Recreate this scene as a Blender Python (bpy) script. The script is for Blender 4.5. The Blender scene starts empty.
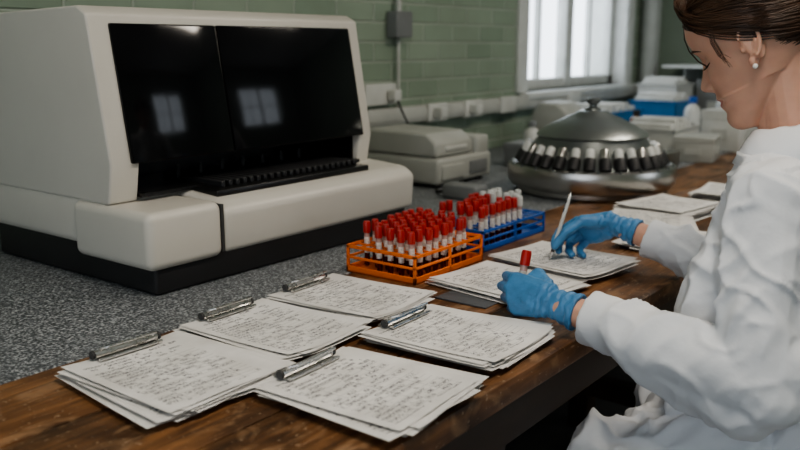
import bpy, bmesh, math, random
from mathutils import Vector, Matrix, noise
random.seed(7)
B = 0.78
V = Vector
scene = bpy.context.scene
COL = scene.collection

# ---------------------------------------------------------------- materials
def nt(name):
    m = bpy.data.materials.new(name); m.use_nodes = True
    n = m.node_tree.nodes; l = m.node_tree.links
    return m, n, l, n['Principled BSDF']

def M(name, col, rough=.5, metal=0, var=.1, scale=8, bump=0, bscale=150, coat=0, sss=0, spec=.5, rvar=.08, stretch=(1,1,1), bdist=.003):
    m, n, l, p = nt(name)
    tc = n.new('ShaderNodeTexCoord'); mp = n.new('ShaderNodeMapping'); mp.inputs['Scale'].default_value = stretch
    l.new(tc.outputs['Object'], mp.inputs[0])
    nz = n.new('ShaderNodeTexNoise'); nz.inputs['Scale'].default_value = scale; nz.inputs['Detail'].default_value = 5
    l.new(mp.outputs[0], nz.inputs['Vector'])
    r = n.new('ShaderNodeValToRGB')
    r.color_ramp.elements[0].position = .3; r.color_ramp.elements[1].position = .7
    r.color_ramp.elements[0].color = (*[max(0, c*(1-var)) for c in col], 1)
    r.color_ramp.elements[1].color = (*[min(1, c*(1+var)) for c in col], 1)
    l.new(nz.outputs['Fac'], r.inputs[0]); l.new(r.outputs[0], p.inputs['Base Color'])
    mr = n.new('ShaderNodeMapRange'); mr.inputs[3].default_value = max(0.02, rough-rvar); mr.inputs[4].default_value = min(1, rough+rvar)
    l.new(nz.outputs['Fac'], mr.inputs[0]); l.new(mr.outputs[0], p.inputs['Roughness'])
    p.inputs['Metallic'].default_value = metal
    p.inputs['Coat Weight'].default_value = coat
    p.inputs['Specular IOR Level'].default_value = spec
    if sss:
        p.inputs['Subsurface Weight'].default_value = sss
        p.inputs['Subsurface Radius'].default_value = (1, .35, .2)
        p.inputs['Subsurface Scale'].default_value = .008
    if bump:
        n2 = n.new('ShaderNodeTexNoise'); n2.inputs['Scale'].default_value = bscale; n2.inputs['Detail'].default_value = 3
        l.new(mp.outputs[0], n2.inputs['Vector'])
        b = n.new('ShaderNodeBump'); b.inputs['Strength'].default_value = bump; b.inputs['Distance'].default_value = bdist
        l.new(n2.outputs['Fac'], b.inputs['Height']); l.new(b.outputs[0], p.inputs['Normal'])
    return m

m_white = M('machine_white', (.60, .575, .52), .38, var=.05, scale=3)
m_seam = M('seam_dark', (.05, .05, .05), .6)
m_black = M('plinth_black', (.018, .018, .019), .5)
m_glass = M('black_glass', (.004, .004, .005), .10, rvar=.03, spec=.36, scale=4)
m_cavity = M('cavity_black', (.01, .01, .01), .3)
m_beige = M('equipment_beige', (.42, .43, .40), .45, var=.06)
m_steel = M('brushed_steel', (.50, .485, .46), .30, metal=1, var=.04, scale=5, rvar=.04)
m_dsteel = M('dark_steel', (.20, .215, .21), .38, metal=.8, var=.05, scale=5)
m_lidst = M('lid_steel', (.34, .36, .35), .34, metal=.9, var=.04, scale=5)
m_chrome = M('chrome', (.72, .71, .69), .28, metal=1, scale=60)
m_orange = M('orange_plastic', (.80, .17, .014), .38)
m_bluepl = M('blue_plastic', (.012, .10, .42), .38)
m_bluebin = M('blue_bin_plastic', (.02, .17, .40), .4)
m_cap = M('red_cap', (.40, .020, .014), .38)
m_label = M('tube_label', (.66, .62, .57), .6, var=.3, scale=220, bump=.1)
m_blood = M('blood', (.07, .004, .004), .12, coat=.5)
m_tubeg = M('tube_glass', (.45, .30, .27), .12, var=.1)
m_whitep = M('white_plastic', (.60, .61, .58), .4)
m_skin = M('skin', (.64, .37, .27), .5, var=.08, scale=30, sss=.3, bump=.12, bscale=420)
m_lip = M('lip', (.50, .19, .16), .4, sss=.1)
m_hair = M('hair_brown', (.052, .026, .014), .42, var=.5, scale=60, stretch=(1, .2, 1))
m_coat = M('coat_cotton', (.76, .78, .81), .9, var=.03, scale=6, bump=.35, bscale=26, bdist=.007, spec=.2)
m_glove = M('nitrile_glove', (.075, .23, .44), .45, var=.12, scale=40, bump=.5, bscale=110)
m_trouser = M('trouser_cloth', (.03, .035, .05), .9)
m_shoe = M('shoe', (.05, .05, .05), .5)
m_trunk = M('trunking_plastic', (.48, .49, .46), .45)
m_frame = M('window_paint', (.62, .64, .62), .45, bump=.1, bscale=20)
m_cable = M('cable_rubber', (.02, .02, .02), .6)
m_grey = M('grey_plastic', (.2, .21, .21), .5)
m_card = M('dark_card', (.10, .105, .115), .5)
m_ceil = M('ceiling_paint', (.6, .6, .58), .9)
m_floor = M('floor_lino', (.13, .12, .11), .5, var=.3, scale=3)
m_plainwall = M('wall_paint_plain', (.27, .33, .27), .7, var=.1, scale=2, bump=.1, bscale=60)
m_pipe = M('pipe_paint', (.40, .42, .40), .5)
m_dwood = M('dark_wood', (.06, .033, .018), .5, var=.4, scale=10, stretch=(.2, 1, 1))
m_eye = M('lash', (.02, .012, .008), .6)
m_brow = M('brow', (.10, .05, .03), .7)
m_pearl = M('pearl', (.75, .72, .68), .15)
m_amber = M('amber', (.14, .06, .02), .2)

# paper with handwriting
def paper_mat():
    m, n, l, p = nt('handwritten_paper')
    def math_(op, a, b=None, c=None):
        x = n.new('ShaderNodeMath'); x.operation = op
        for i, q in enumerate((a, b, c)):
            if q is None: continue
            if isinstance(q, (int, float)): x.inputs[i].default_value = q
            else: l.new(q, x.inputs[i])
        return x.outputs[0]
    def comb(a, b, c):
        x = n.new('ShaderNodeCombineXYZ')
        for i, q in enumerate((a, b, c)):
            if isinstance(q, (int, float)): x.inputs[i].default_value = q
            else: l.new(q, x.inputs[i])
        return x.outputs[0]
    def noi(vec, detail=1):
        x = n.new('ShaderNodeTexNoise'); x.inputs['Scale'].default_value = 1; x.inputs['Detail'].default_value = detail
        l.new(vec, x.inputs['Vector']); return x.outputs['Fac']
    tc = n.new('ShaderNodeTexCoord'); s = n.new('ShaderNodeSeparateXYZ'); l.new(tc.outputs['UV'], s.inputs[0])
    oi = n.new('ShaderNodeObjectInfo'); rnd = math_('MULTIPLY', oi.outputs['Random'], 57.0)
    u, v = s.outputs[0], s.outputs[1]
    vr = math_('DIVIDE', v, .0118)
    row = math_('FLOOR', vr); f = math_('FRACT', vr)
    band = math_('LESS_THAN', math_('ABSOLUTE', math_('SUBTRACT', f, .48)), .30)
    scr = math_('LESS_THAN', math_('ABSOLUTE', math_('SUBTRACT', noi(comb(math_('MULTIPLY', u, 290), math_('MULTIPLY', v, 210), rnd), 1), .5)), .055)
    words = math_('GREATER_THAN', noi(comb(math_('MULTIPLY', u, 42), math_('MULTIPLY', row, 5.7), rnd)), .46)
    ln = math_('LESS_THAN', u, math_('MULTIPLY_ADD', noi(comb(math_('MULTIPLY', row, 3.37), rnd, 0)), .34, .01))
    mu = math_('LESS_THAN', math_('ABSOLUTE', math_('SUBTRACT', u, .105)), .088)
    mv = math_('LESS_THAN', math_('ABSOLUTE', math_('SUBTRACT', v, .132)), .115)
    ink = math_('MULTIPLY', math_('MULTIPLY', math_('MULTIPLY', band, scr), math_('MULTIPLY', words, ln)), math_('MULTIPLY', mu, mv))
    rule = math_('LESS_THAN', f, .08)
    vert = math_('LESS_THAN', math_('FRACT', math_('DIVIDE', u, .052)), .018)
    tab = math_('LESS_THAN', math_('ABSOLUTE', math_('SUBTRACT', v, .11)), .09)
    grid = math_('MULTIPLY', math_('MULTIPLY', math_('MAXIMUM', rule, vert), mu), math_('MULTIPLY', tab, .42))
    tot = math_('MINIMUM', math_('MAXIMUM', math_('MULTIPLY', ink, .9), grid), 1.0)
    nz = noi(comb(math_('MULTIPLY', u, 14), math_('MULTIPLY', v, 14), rnd), 4)
    rp = n.new('ShaderNodeValToRGB'); rp.color_ramp.elements[0].color = (.67, .655, .63, 1); rp.color_ramp.elements[1].color = (.81, .80, .78, 1)
    rp.color_ramp.elements[0].position = .3; rp.color_ramp.elements[1].position = .6
    l.new(nz, rp.inputs[0])
    mx = n.new('ShaderNodeMix'); mx.data_type = 'RGBA'
    l.new(tot, mx.inputs[0]); l.new(rp.outputs[0], mx.inputs[6]); mx.inputs[7].default_value = (.04, .042, .055, 1)
    l.new(mx.outputs[2], p.inputs['Base Color']); p.inputs['Roughness'].default_value = .75
    return m
m_paper = paper_mat()

def wood_mat():
    m, n, l, p = nt('worn_bench_wood')
    tc = n.new('ShaderNodeTexCoord')
    def noi(sc, scale, det, dist=0):
        mp = n.new('ShaderNodeMapping'); mp.inputs['Scale'].default_value = sc; l.new(tc.outputs['Object'], mp.inputs[0])
        x = n.new('ShaderNodeTexNoise'); x.inputs['Scale'].default_value = scale; x.inputs['Detail'].default_value = det; x.inputs['Distortion'].default_value = dist
        l.new(mp.outputs[0], x.inputs['Vector']); return x.outputs['Fac']
    g = noi((.6, 9, 9), 7, 8, .6)
    r = n.new('ShaderNodeValToRGB'); e = r.color_ramp.elements
    e[0].position = .25; e[0].color = (.060, .030, .013, 1); e[1].position = .75; e[1].color = (.33, .165, .070, 1)
    k = e.new(.5); k.color = (.19, .090, .037, 1)
    l.new(g, r.inputs[0])
    st = noi((1, 1.6, 1), 5.5, 9, .4)
    r2 = n.new('ShaderNodeValToRGB'); r2.color_ramp.elements[0].position = .38; r2.color_ramp.elements[0].color = (.24, .22, .20, 1)
    r2.color_ramp.elements[1].position = .64; r2.color_ramp.elements[1].color = (1.15, 1.1, 1.05, 1); l.new(st, r2.inputs[0])
    mx = n.new('ShaderNodeMix'); mx.data_type = 'RGBA'; mx.blend_type = 'MULTIPLY'; mx.inputs[0].default_value = .85
    l.new(r.outputs[0], mx.inputs[6]); l.new(r2.outputs[0], mx.inputs[7])
    wp = noi((.8, 1.4, 1), 13, 10, 1.2)
    r4 = n.new('ShaderNodeValToRGB'); r4.color_ramp.elements[0].position = .54; r4.color_ramp.elements[0].color = (0, 0, 0, 1); r4.color_ramp.elements[1].position = .68; r4.color_ramp.elements[1].color = (.6, .6, .6, 1)
    l.new(wp, r4.inputs[0])
    mx3 = n.new('ShaderNodeMix'); mx3.data_type = 'RGBA'; l.new(r4.outputs[0], mx3.inputs[0]); l.new(mx.outputs[2], mx3.inputs[6]); mx3.inputs[7].default_value = (.36, .215, .115, 1)
    sp = noi((1, 1, 1), 120, 2)
    r3 = n.new('ShaderNodeValToRGB'); r3.color_ramp.elements[0].position = .66; r3.color_ramp.elements[0].color = (0, 0, 0, 1); r3.color_ramp.elements[1].position = .72; r3.color_ramp.elements[1].color = (.6, .6, .6, 1)
    l.new(sp, r3.inputs[0])
    mx2 = n.new('ShaderNodeMix'); mx2.data_type = 'RGBA'; l.new(r3.outputs[0], mx2.inputs[0]); l.new(mx3.outputs[2], mx2.inputs[6]); mx2.inputs[7].default_value = (.40, .29, .19, 1)
    # long fine scratches
    sc_ = noi((.25, 5, 1), 60, 2, .2)
    r5 = n.new('ShaderNodeValToRGB'); r5.color_ramp.elements[0].position = .69; r5.color_ramp.elements[0].color = (0, 0, 0, 1); r5.color_ramp.elements[1].position = .72; r5.color_ramp.elements[1].color = (.5, .5, .5, 1)
    l.new(sc_, r5.inputs[0])
    mx5 = n.new('ShaderNodeMix'); mx5.data_type = 'RGBA'; l.new(r5.outputs[0], mx5.inputs[0]); l.new(mx2.outputs[2], mx5.inputs[6]); mx5.inputs[7].default_value = (.42, .30, .2, 1)
    l.new(mx5.outputs[2], p.inputs['Base Color'])
    mr = n.new('ShaderNodeMapRange'); mr.inputs[3].default_value = .58; mr.inputs[4].default_value = .32; l.new(st, mr.inputs[0]); l.new(mr.outputs[0], p.inputs['Roughness'])
    b = n.new('ShaderNodeBump'); b.inputs['Strength'].default_value = .25; b.inputs['Distance'].default_value = .002; l.new(g, b.inputs['Height']); l.new(b.outputs[0], p.inputs['Normal'])
    return m
m_wood = wood_mat()

def granite():
    m, n, l, p = nt('speckled_counter')
    tc = n.new('ShaderNodeTexCoord'); x = n.new('ShaderNodeTexNoise'); x.inputs['Scale'].default_value = 210; x.inputs['Detail'].default_value = 2
    l.new(tc.outputs['Object'], x.inputs['Vector'])
    r = n.new('ShaderNodeValToRGB'); e = r.color_ramp.elements
    e[0].position = .38; e[0].color = (.050, .056, .062, 1); e[1].position = .66; e[1].color = (.42, .44, .45, 1); k = e.new(.52); k.color = (.145, .158, .168, 1)
    l.new(x.outputs['Fac'], r.inputs[0]); l.new(r.outputs[0], p.inputs['Base Color']); p.inputs['Roughness'].default_value = .5
    return m
m_granite = granite()

def brick():
    m, n, l, p = nt('painted_green_brick')
    tc = n.new('ShaderNodeTexCoord'); s = n.new('ShaderNodeSeparateXYZ'); l.new(tc.outputs['Object'], s.inputs[0])
    c = n.new('ShaderNodeCombineXYZ'); l.new(s.outputs[0], c.inputs[0]); l.new(s.outputs[2], c.inputs[1])
    b = n.new('ShaderNodeTexBrick'); l.new(c.outputs[0], b.inputs['Vector'])
    b.inputs['Scale'].default_value = 1; b.inputs['Brick Width'].default_value = .235; b.inputs['Row Height'].default_value = .082
    b.inputs['Mortar Size'].default_value = .006; b.inputs['Mortar Smooth'].default_value = .6; b.inputs['Bias'].default_value = 0
    b.inputs['Color1'].default_value = (.26, .335, .255, 1); b.inputs['Color2'].default_value = (.32, .39, .305, 1); b.inputs['Mortar'].default_value = (.46, .52, .44, 1)
    x = n.new('ShaderNodeTexNoise'); x.inputs['Scale'].default_value = 3; x.inputs['Detail'].default_value = 6; l.new(tc.outputs['Object'], x.inputs['Vector'])
    r = n.new('ShaderNodeValToRGB'); r.color_ramp.elements[0].position = .3; r.color_ramp.elements[0].color = (.78, .78, .76, 1); r.color_ramp.elements[1].position = .7
    l.new(x.outputs['Fac'], r.inputs[0])
    mx = n.new('ShaderNodeMix'); mx.data_type = 'RGBA'; mx.blend_type = 'MULTIPLY'; mx.inputs[0].default_value = 1
    l.new(b.outputs['Color'], mx.inputs[6]); l.new(r.outputs[0], mx.inputs[7]); l.new(mx.outputs[2], p.inputs['Base Color'])
    p.inputs['Roughness'].default_value = .5
    bp = n.new('ShaderNodeBump'); bp.invert = True; bp.inputs['Strength'].default_value = .9; bp.inputs['Distance'].default_value = .008
    l.new(b.outputs['Fac'], bp.inputs['Height']); l.new(bp.outputs[0], p.inputs['Normal'])
    return m
m_brick = brick()

def pane_mat():
    m, n, l, p = nt('window_glass')
    t = n.new('ShaderNodeBsdfTransparent'); g = n.new('ShaderNodeBsdfGlossy'); g.inputs['Roughness'].default_value = .05
    x = n.new('ShaderNodeMixShader'); x.inputs[0].default_value = .07
    l.new(t.outputs[0], x.inputs[1]); l.new(g.outputs[0], x.inputs[2]); l.new(x.outputs[0], n['Material Output'].inputs[0]); return m
m_pane = pane_mat()
def emit(name, col, s):
    m, n, l, p = nt(name); p.inputs['Emission Color'].default_value = (*col, 1); p.inputs['Emission Strength'].default_value = s; return m
m_tube = emit('fluorescent_diffuser', (1, .96, .88), 3)

# ---------------------------------------------------------------- geometry helpers
def empty(name, loc=(0, 0, 0)):
    e = bpy.data.objects.new(name, None); e.location = loc; e.empty_display_size = .05; COL.objects.link(e); return e

def link(name, me, mats, parent=None, smooth=True, angle=40):
    ob = bpy.data.objects.new(name, me); COL.objects.link(ob)
    if not isinstance(mats, (list, tuple)): mats = [mats]
    for m in mats: me.materials.append(m)
    if smooth:
        for p in me.polygons: p.use_smooth = True
        if angle < 180:
            try: me.set_sharp_from_angle(angle=math.radians(angle))
            except Exception: pass
    if parent is not None:
        ob.parent = parent; ob.matrix_parent_inverse = Matrix.Translation(-parent.location)
    return ob

def fin(name, bm, mats, parent=None, smooth=True, angle=40):
    bmesh.ops.recalc_face_normals(bm, faces=bm.faces)
    me = bpy.data.meshes.new(name); bm.to_mesh(me); bm.free()
    return link(name, me, mats, parent, smooth, angle)

def addbm(bm, t, mi=0, mat=None):
    for f in t.faces: f.material_index = mi
    if mat is not None: bmesh.ops.transform(t, matrix=mat, verts=t.verts)
    bmesh.ops.recalc_face_normals(t, faces=t.faces)
    me = bpy.data.meshes.new('t'); t.to_mesh(me); t.free(); bm.from_mesh(me); bpy.data.meshes.remove(me)

def bbox(bm, lo, hi, bevel=0, seg=3, mi=0, mat=None):
    t = bmesh.new(); bmesh.ops.create_cube(t, size=1)
    lo = V(lo); hi = V(hi); c = (lo+hi)/2; d = hi-lo
    for v in t.verts: v.co = V((v.co.x*d.x, v.co.y*d.y, v.co.z*d.z))+c
    if bevel: bmesh.ops.bevel(t, geom=t.edges[:], offset=bevel, segments=seg, affect='EDGES', profile=.5)
    addbm(bm, t, mi, mat)

def box(name, lo, hi, mat, bevel=0, parent=None, seg=3):
    bm = bmesh.new(); bbox(bm, lo, hi, bevel, seg); return fin(name, bm, mat, parent)

def blathe(bm, prof, c, seg=48, mis=None, mat=None):
    t = bmesh.new(); rings = []
    for r, z in prof:
        if r < 1e-5: rings.append([t.verts.new((0, 0, z))])
        else: rings.append([t.verts.new((r*math.cos(2*math.pi*i/seg), r*math.sin(2*math.pi*i/seg), z)) for i in range(seg)])
    fm = []
    for k in range(len(rings)-1):
        a, b = rings[k], rings[k+1]
        for i in range(seg):
            j = (i+1) % seg
            if len(a) == 1 and len(b) == 1: continue
            if len(a) == 1: f = t.faces.new((a[0], b[i], b[j]))
            elif len(b) == 1: f = t.faces.new((a[i], a[j], b[0]))
            else: f = t.faces.new((a[i], a[j], b[j], b[i]))
            fm.append((f, mis[k] if mis else 0))
    for f, i in fm: f.material_index = i
    mm = Matrix.Translation(V(c)) if mat is None else mat
    bmesh.ops.transform(t, matrix=mm, verts=t.verts)
    bmesh.ops.recalc_face_normals(t, faces=t.faces)
    me = bpy.data.meshes.new('t'); t.to_mesh(me); t.free(); bm.from_mesh(me); bpy.data.meshes.remove(me)

def lathe(name, prof, c, mats, seg=48, mis=None, parent=None, angle=35):
    bm = bmesh.new(); blathe(bm, prof, c, seg, mis); return fin(name, bm, mats, parent, angle=angle)

def bprism(bm, prof, x0, x1, bevel=0, seg=4, mi=0):
    t = bmesh.new()
    a = [t.verts.new((x0, y, z)) for y, z in prof]; b = [t.verts.new((x1, y, z)) for y, z in prof]
    t.faces.new(a); t.faces.new(b[::-1]); k = len(prof)
    for i in range(k): t.faces.new((a[i], b[i], b[(i+1) % k], a[(i+1) % k]))
    bmesh.ops.recalc_face_normals(t, faces=t.faces)
    if bevel: bmesh.ops.bevel(t, geom=t.edges[:], offset=bevel, segments=seg, affect='EDGES', profile=.5, clamp_overlap=True)
    addbm(bm, t, mi)

def prism(name, prof, x0, x1, mat, bevel=0, parent=None, seg=5):
    bm = bmesh.new(); bprism(bm, prof, x0, x1, bevel, seg); return fin(name, bm, mat, parent)

def btube(bm, pts, r, seg=10, mi=0, closed=False):
    pts = [V(p) for p in pts]; t = bmesh.new(); rings = []
    n = len(pts); up = V((0, 0, 1))
    for i, p in enumerate(pts):
        if closed: d = pts[(i+1) % n]-pts[i-1]
        else: d = pts[min(i+1, n-1)]-pts[max(i-1, 0)]
        d.normalize()
        x = d.cross(up)
        if x.length < .05: x = d.cross(V((0, 1, 0)))
        x.normalize(); y = d.cross(x)
        rr = r[i] if isinstance(r, (list, tuple)) else r
        rings.append([t.verts.new(p+x*rr*math.cos(2*math.pi*k/seg)+y*rr*math.sin(2*math.pi*k/seg)) for k in range(seg)])
    for i in range(n if closed else n-1):
        a, b = rings[i], rings[(i+1) % n]
        for k in range(seg): t.faces.new((a[k], a[(k+1) % seg], b[(k+1) % seg], b[k]))
    if not closed: t.faces.new(rings[0]); t.faces.new(rings[-1])
    addbm(bm, t, mi)

def hull(bm, sph, sub=2, mi=0):
    t = bmesh.new()
    for p, r in sph:
        bmesh.ops.create_icosphere(t, subdivisions=sub, radius=r, matrix=Matrix.Translation(V(p)))
    pts = [v.co.copy() for v in t.verts]; t.free()
    t = bmesh.new()
    for p in pts: t.verts.new(p)
    bmesh.ops.convex_hull(t, input=t.verts[:])
    un = [v for v in t.verts if not v.link_faces]
    bmesh.ops.delete(t, geom=un, context='VERTS')
    addbm(bm, t, mi)

def ell(bm, c, r, rot=None, sub=3, mi=0):
    t = bmesh.new(); bmesh.ops.create_icosphere(t, subdivisions=sub, radius=1)
    m = Matrix.Translation(V(c))
    if rot is not None: m = m @ rot
    m = m @ Matrix.Diagonal((*r, 1))
    bmesh.ops.transform(t, matrix=m, verts=t.verts); addbm(bm, t, mi)

def loft(bm, rings, seg=32, mi=0):
    t = bmesh.new(); R = []
    for c, a, b in rings:
        c = V(c); a = V(a); b = V(b)
        R.append([t.verts.new(c+a*math.cos(2*math.pi*i/seg)+b*math.sin(2*math.pi*i/seg)) for i in range(seg)])
    for k in range(len(R)-1):
        for i in range(seg): t.faces.new((R[k][i], R[k][(i+1) % seg], R[k+1][(i+1) % seg], R[k+1][i]))
    t.faces.new(R[0]); t.faces.new(R[-1]); addbm(bm, t, mi)

def axisrings(p0, p1, rs):
    p0 = V(p0); p1 = V(p1); d = (p1-p0).normalized(); x = d.cross(V((0, 0, 1))).normalized(); y = d.cross(x)
    return [(p0.lerp(p1, t), x*r, y*r) for t, r in rs]

def evaluated(ob):
    dg = bpy.context.evaluated_depsgraph_get(); dg.update()
    me2 = bpy.data.meshes.new_from_object(ob.evaluated_get(dg)); bpy.data.objects.remove(ob); return me2

def organic(name, bm, voxel, it, mat, parent, deform=None, fac=.5, matfn=None):
    me = bpy.data.meshes.new(name); bm.to_mesh(me); bm.free()
    ob = bpy.data.objects.new(name, me); COL.objects.link(ob)
    r = ob.modifiers.new('r', 'REMESH'); r.mode = 'VOXEL'; r.voxel_size = voxel
    if it:
        s = ob.modifiers.new('s', 'SMOOTH'); s.factor = fac; s.iterations = it
    me2 = evaluated(ob)
    if deform:
        nrm = [v.normal.copy() for v in me2.vertices]
        for v, nn in zip(me2.vertices, nrm): v.co = deform(v.co.copy(), nn)
    me2.materials.clear()
    ob = link(name, me2, mat, parent, True, 180)
    if matfn:
        for p in me2.polygons: p.material_index = matfn(p.center)
    return ob

# ---------------------------------------------------------------- room
X0, X1, Y0, Y1, ZC = -2.4, 6.05, -2.7, 2.30, 2.95
box('floor', (X0-.1, Y0-.1, -.1), (X1+.1, Y1+.1, 0), m_floor)
box('ceiling', (X0-.1, Y0-.1, ZC), (X1+.1, Y1+.1, ZC+.1), m_ceil)
def wall_y(name, y0, y1, mat, wins):
    bm = bmesh.new(); xs = X0-.1
    for a, b, z0, z1 in wins:
        bbox(bm, (xs, y0, 0), (a, y1, ZC)); bbox(bm, (a, y0, 0), (b, y1, z0)); bbox(bm, (a, y0, z1), (b, y1, ZC)); xs = b
    bbox(bm, (xs, y0, 0), (X1+.1, y1, ZC)); return fin(name, bm, mat, None, False)
def wall_x(name, x0, x1, mat, wins):
    bm = bmesh.new(); ys = Y0
    for a, b, z0, z1 in wins:
        bbox(bm, (x0, ys, 0), (x1, a, ZC)); bbox(bm, (x0, a, 0), (x1, b, z0)); bbox(bm, (x0, a, z1), (x1, b, ZC)); ys = b
    bbox(bm, (x0, ys, 0), (x1, Y1, ZC)); return fin(name, bm, mat, None, False)
W1 = (4.10, 5.42, B+.27, 2.55)
W2 = (3.3, 4.9, 1.0, 2.3)
W3 = (-1.9, 1.5, .95, 2.5)
wall_y('wall_back', Y1, Y1+.28, m_brick, [W1])
wall_y('wall_front', Y0-.28, Y0, m_plainwall, [W2])
wall_x('wall_left', X0-.28, X0, m_plainwall, [W3])
wall_x('wall_right', X1, X1+.28, m_plainwall, [])

def window(name, axis, rng, pos, depth, nm, trans):
    a, b, z0, z1 = rng
    p = empty(name, ((a+b)/2, pos, z0) if axis == 'y' else (pos, (a+b)/2, z0))
    bm = bmesh.new()
    def bb(l0, l1, d0, d1, q0, q1):
        if axis == 'y': bbox(bm, (l0, d0, q0), (l1, d1, q1), .004, 2)
        else: bbox(bm, (d0, l0, q0), (d1, l1, q1), .004, 2)
    f = .06; d0, d1 = pos, pos+depth
    bb(a, a+f, d0, d1, z0, z1); bb(b-f, b, d0, d1, z0, z1); bb(a, b, d0, d1, z0, z0+f); bb(a, b, d0, d1, z1-f, z1)
    for i in range(1, nm):
        c = a+(b-a)*i/nm; w = .045; bb(c-w, c+w, d0-.01, d1, z0, z1)
    for i in range(nm):
        l0 = a+(b-a)*i/nm; l1 = a+(b-a)*(i+1)/nm; c = (l0+l1)/2; bb(c-.011, c+.011, d0+.01, d1-.01, z0, z1)
    for t in trans:
        z = z0+(z1-z0)*t; bb(a, b, d0+.005, d1-.005, z-.014, z+.014)
    fin('sash_frame', bm, m_frame, p)
    bm = bmesh.new(); dm = (d0+d1)/2
    if axis == 'y': bbox(bm, (a+.02, dm-.003, z0+.02), (b-.02, dm+.003, z1-.02))
    else: bbox(bm, (dm-.003, a+.02, z0+.02), (dm+.003, b-.02, z1-.02))
    fin('glass_pane', bm, m_pane, p, False)
    return p
window('window_1', 'y', W1, Y1+.08, .06, 2, (.42, .78))
window('window_2', 'y', W2, Y0-.16, .06, 2, (.5,))
window('window_3', 'x', W3, X0-.16, .06, 4, (.5,))
box('trim_1', (W1[0]-.06, Y1-.07, W1[2]-.035), (W1[1]+.06, Y1+.08, W1[2]), m_frame, .006)
bm = bmesh.new()
bbox(bm, (W1[0]-.10, Y1-.02, W1[2]), (W1[0]+.004, Y1-.0005, W1[3]), .004); bbox(bm, (W1[1]-.004, Y1-.02, W1[2]), (W1[1]+.10, Y1-.0005, W1[3]), .004)
bbox(bm, (W1[0]+.0005, Y1-.01, W1[2]+.001), (W1[0]+.012, Y1+.079, W1[3])); bbox(bm, (W1[1]-.012, Y1-.01, W1[2]+.001), (W1[1]-.0005, Y1+.079, W1[3]))
bbox(bm, (W1[1]-.012, Y1+.141, W1[2]+.001), (W1[1]-.0005, Y1+.28, W1[3])); bbox(bm, (W1[0]+.0005, Y1+.141, W1[2]+.001), (W1[0]+.012, Y1+.28, W1[3]))
fin('trim_2', bm, m_frame)
def portal(loc, rot, sx, sy):
    ld = bpy.data.lights.new('window_portal', 'AREA'); ld.shape = 'RECTANGLE'; ld.size = sx; ld.size_y = sy; ld.cycles.is_portal = True
    o = bpy.data.objects.new('window_portal', ld); o.location = loc; o.rotation_euler = rot; COL.objects.link(o)
portal(((W1[0]+W1[1])/2, Y1+.3, (W1[2]+W1[3])/2), (-math.pi/2, 0, 0), W1[1]-W1[0], W1[3]-W1[2])
portal(((W2[0]+W2[1])/2, Y0-.3, (W2[2]+W2[3])/2), (math.pi/2, 0, 0), W2[1]-W2[0], W2[3]-W2[2])
portal((X0-.3, (W3[0]+W3[1])/2, (W3[2]+W3[3])/2), (0, -math.pi/2, 0), W3[3]-W3[2], W3[1]-W3[0])

for (x, y) in ((.7, .1), (3.4, .1)):
    p = empty('ceiling_light', (x, y, ZC-.04))
    box('housing', (x-.7, y-.17, ZC-.06), (x+.7, y+.17, ZC), m_whitep, .006, p)
    box('diffuser', (x-.66, y-.14, ZC-.075), (x+.66, y+.14, ZC-.06), m_tube, .004, p)
    ld = bpy.data.lights.new('luminaire', 'AREA'); ld.shape = 'RECTANGLE'; ld.size = 1.3; ld.size_y = .28; ld.energy = 25; ld.color = (1, .90, .77)
    o = bpy.data.objects.new('luminaire', ld); COL.objects.link(o); o.location = (x, y, ZC-.08); o.parent = p; o.matrix_parent_inverse = Matrix.Translation(-p.location)

# ---------------------------------------------------------------- benches
p = empty('wooden_workbench', (2, .95, B))
bm = bmesh.new()
for i, (ya, yb) in enumerate(((.635, .84), (.841, 1.05), (1.051, 1.258))):
    bbox(bm, (-.5, ya, B-.045), (4.4, yb, B), .0035 if i else .005, 2)
fin('top_planks', bm, m_wood, p)
bm = bmesh.new()
bbox(bm, (-.45, .665, B-.14), (4.35, .69, B-.045)); bbox(bm, (-.45, 1.2, B-.14), (4.35, 1.225, B-.045))
for x in (-.42, 1.10, 2.55, 4.28):
    bbox(bm, (x, .67, 0), (x+.07, .74, B-.045), .004); bbox(bm, (x, 1.15, 0), (x+.07, 1.22, B-.045), .004); bbox(bm, (x+.015, .74, .12), (x+.055, 1.15, .19))
    bbox(bm, (x+.02, .74, B-.2), (x+.05, 1.15, B-.045))
fin('frame_legs', bm, m_dwood, p)
p = empty('lab_counter', (2, 1.8, B))
box('speckled_top', (-1.2, 1.264, B-.04), (X1-.01, Y1-.005, B-.001), m_granite, .004, p)
box('cabinet_body', (-1.15, 1.33, .1), (X1-.03, Y1-.02, B-.04), m_grey, .003, p)
box('cabinet_plinth', (-1.1, 1.38, 0), (X1-.05, Y1-.04, .1), m_black, 0, p)

# ---------------------------------------------------------------- analyser
p = empty('blood_analyser_machine', (1.5, 1.8, B))
z = lambda a: B+a
box('plinth', (1.055, 1.455, B), (1.925, 2.1, z(.09)), m_black, .01, p)
bm = bmesh.new()
bbox(bm, (1.047, 1.60, z(.075)), (1.925, 2.13, z(.195)), .022, 5)
fin('lower_body', bm, m_white, p)
box('front_drawer_small', (1.033, 1.44, z(.056)), (1.232, 1.72, z(.181)), m_white, .020, p, 6)
bm = bmesh.new()
bprism(bm, [(1.448, z(.058)), (1.440, z(.158)), (1.475, z(.180)), (1.66, z(.194)), (1.72, z(.185)), (1.72, z(.058))], 1.236, 1.952, .016, 5)
fin('front_drawer_wide', bm, m_white, p)
hood = [(1.590, z(.182)), (1.574, z(.27)), (1.628, z(.585)), (1.66, z(.602)), (2.13, z(.59)), (2.13, z(.182))]
bm = bmesh.new(); bprism(bm, hood, 1.045, 1.915)
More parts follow.
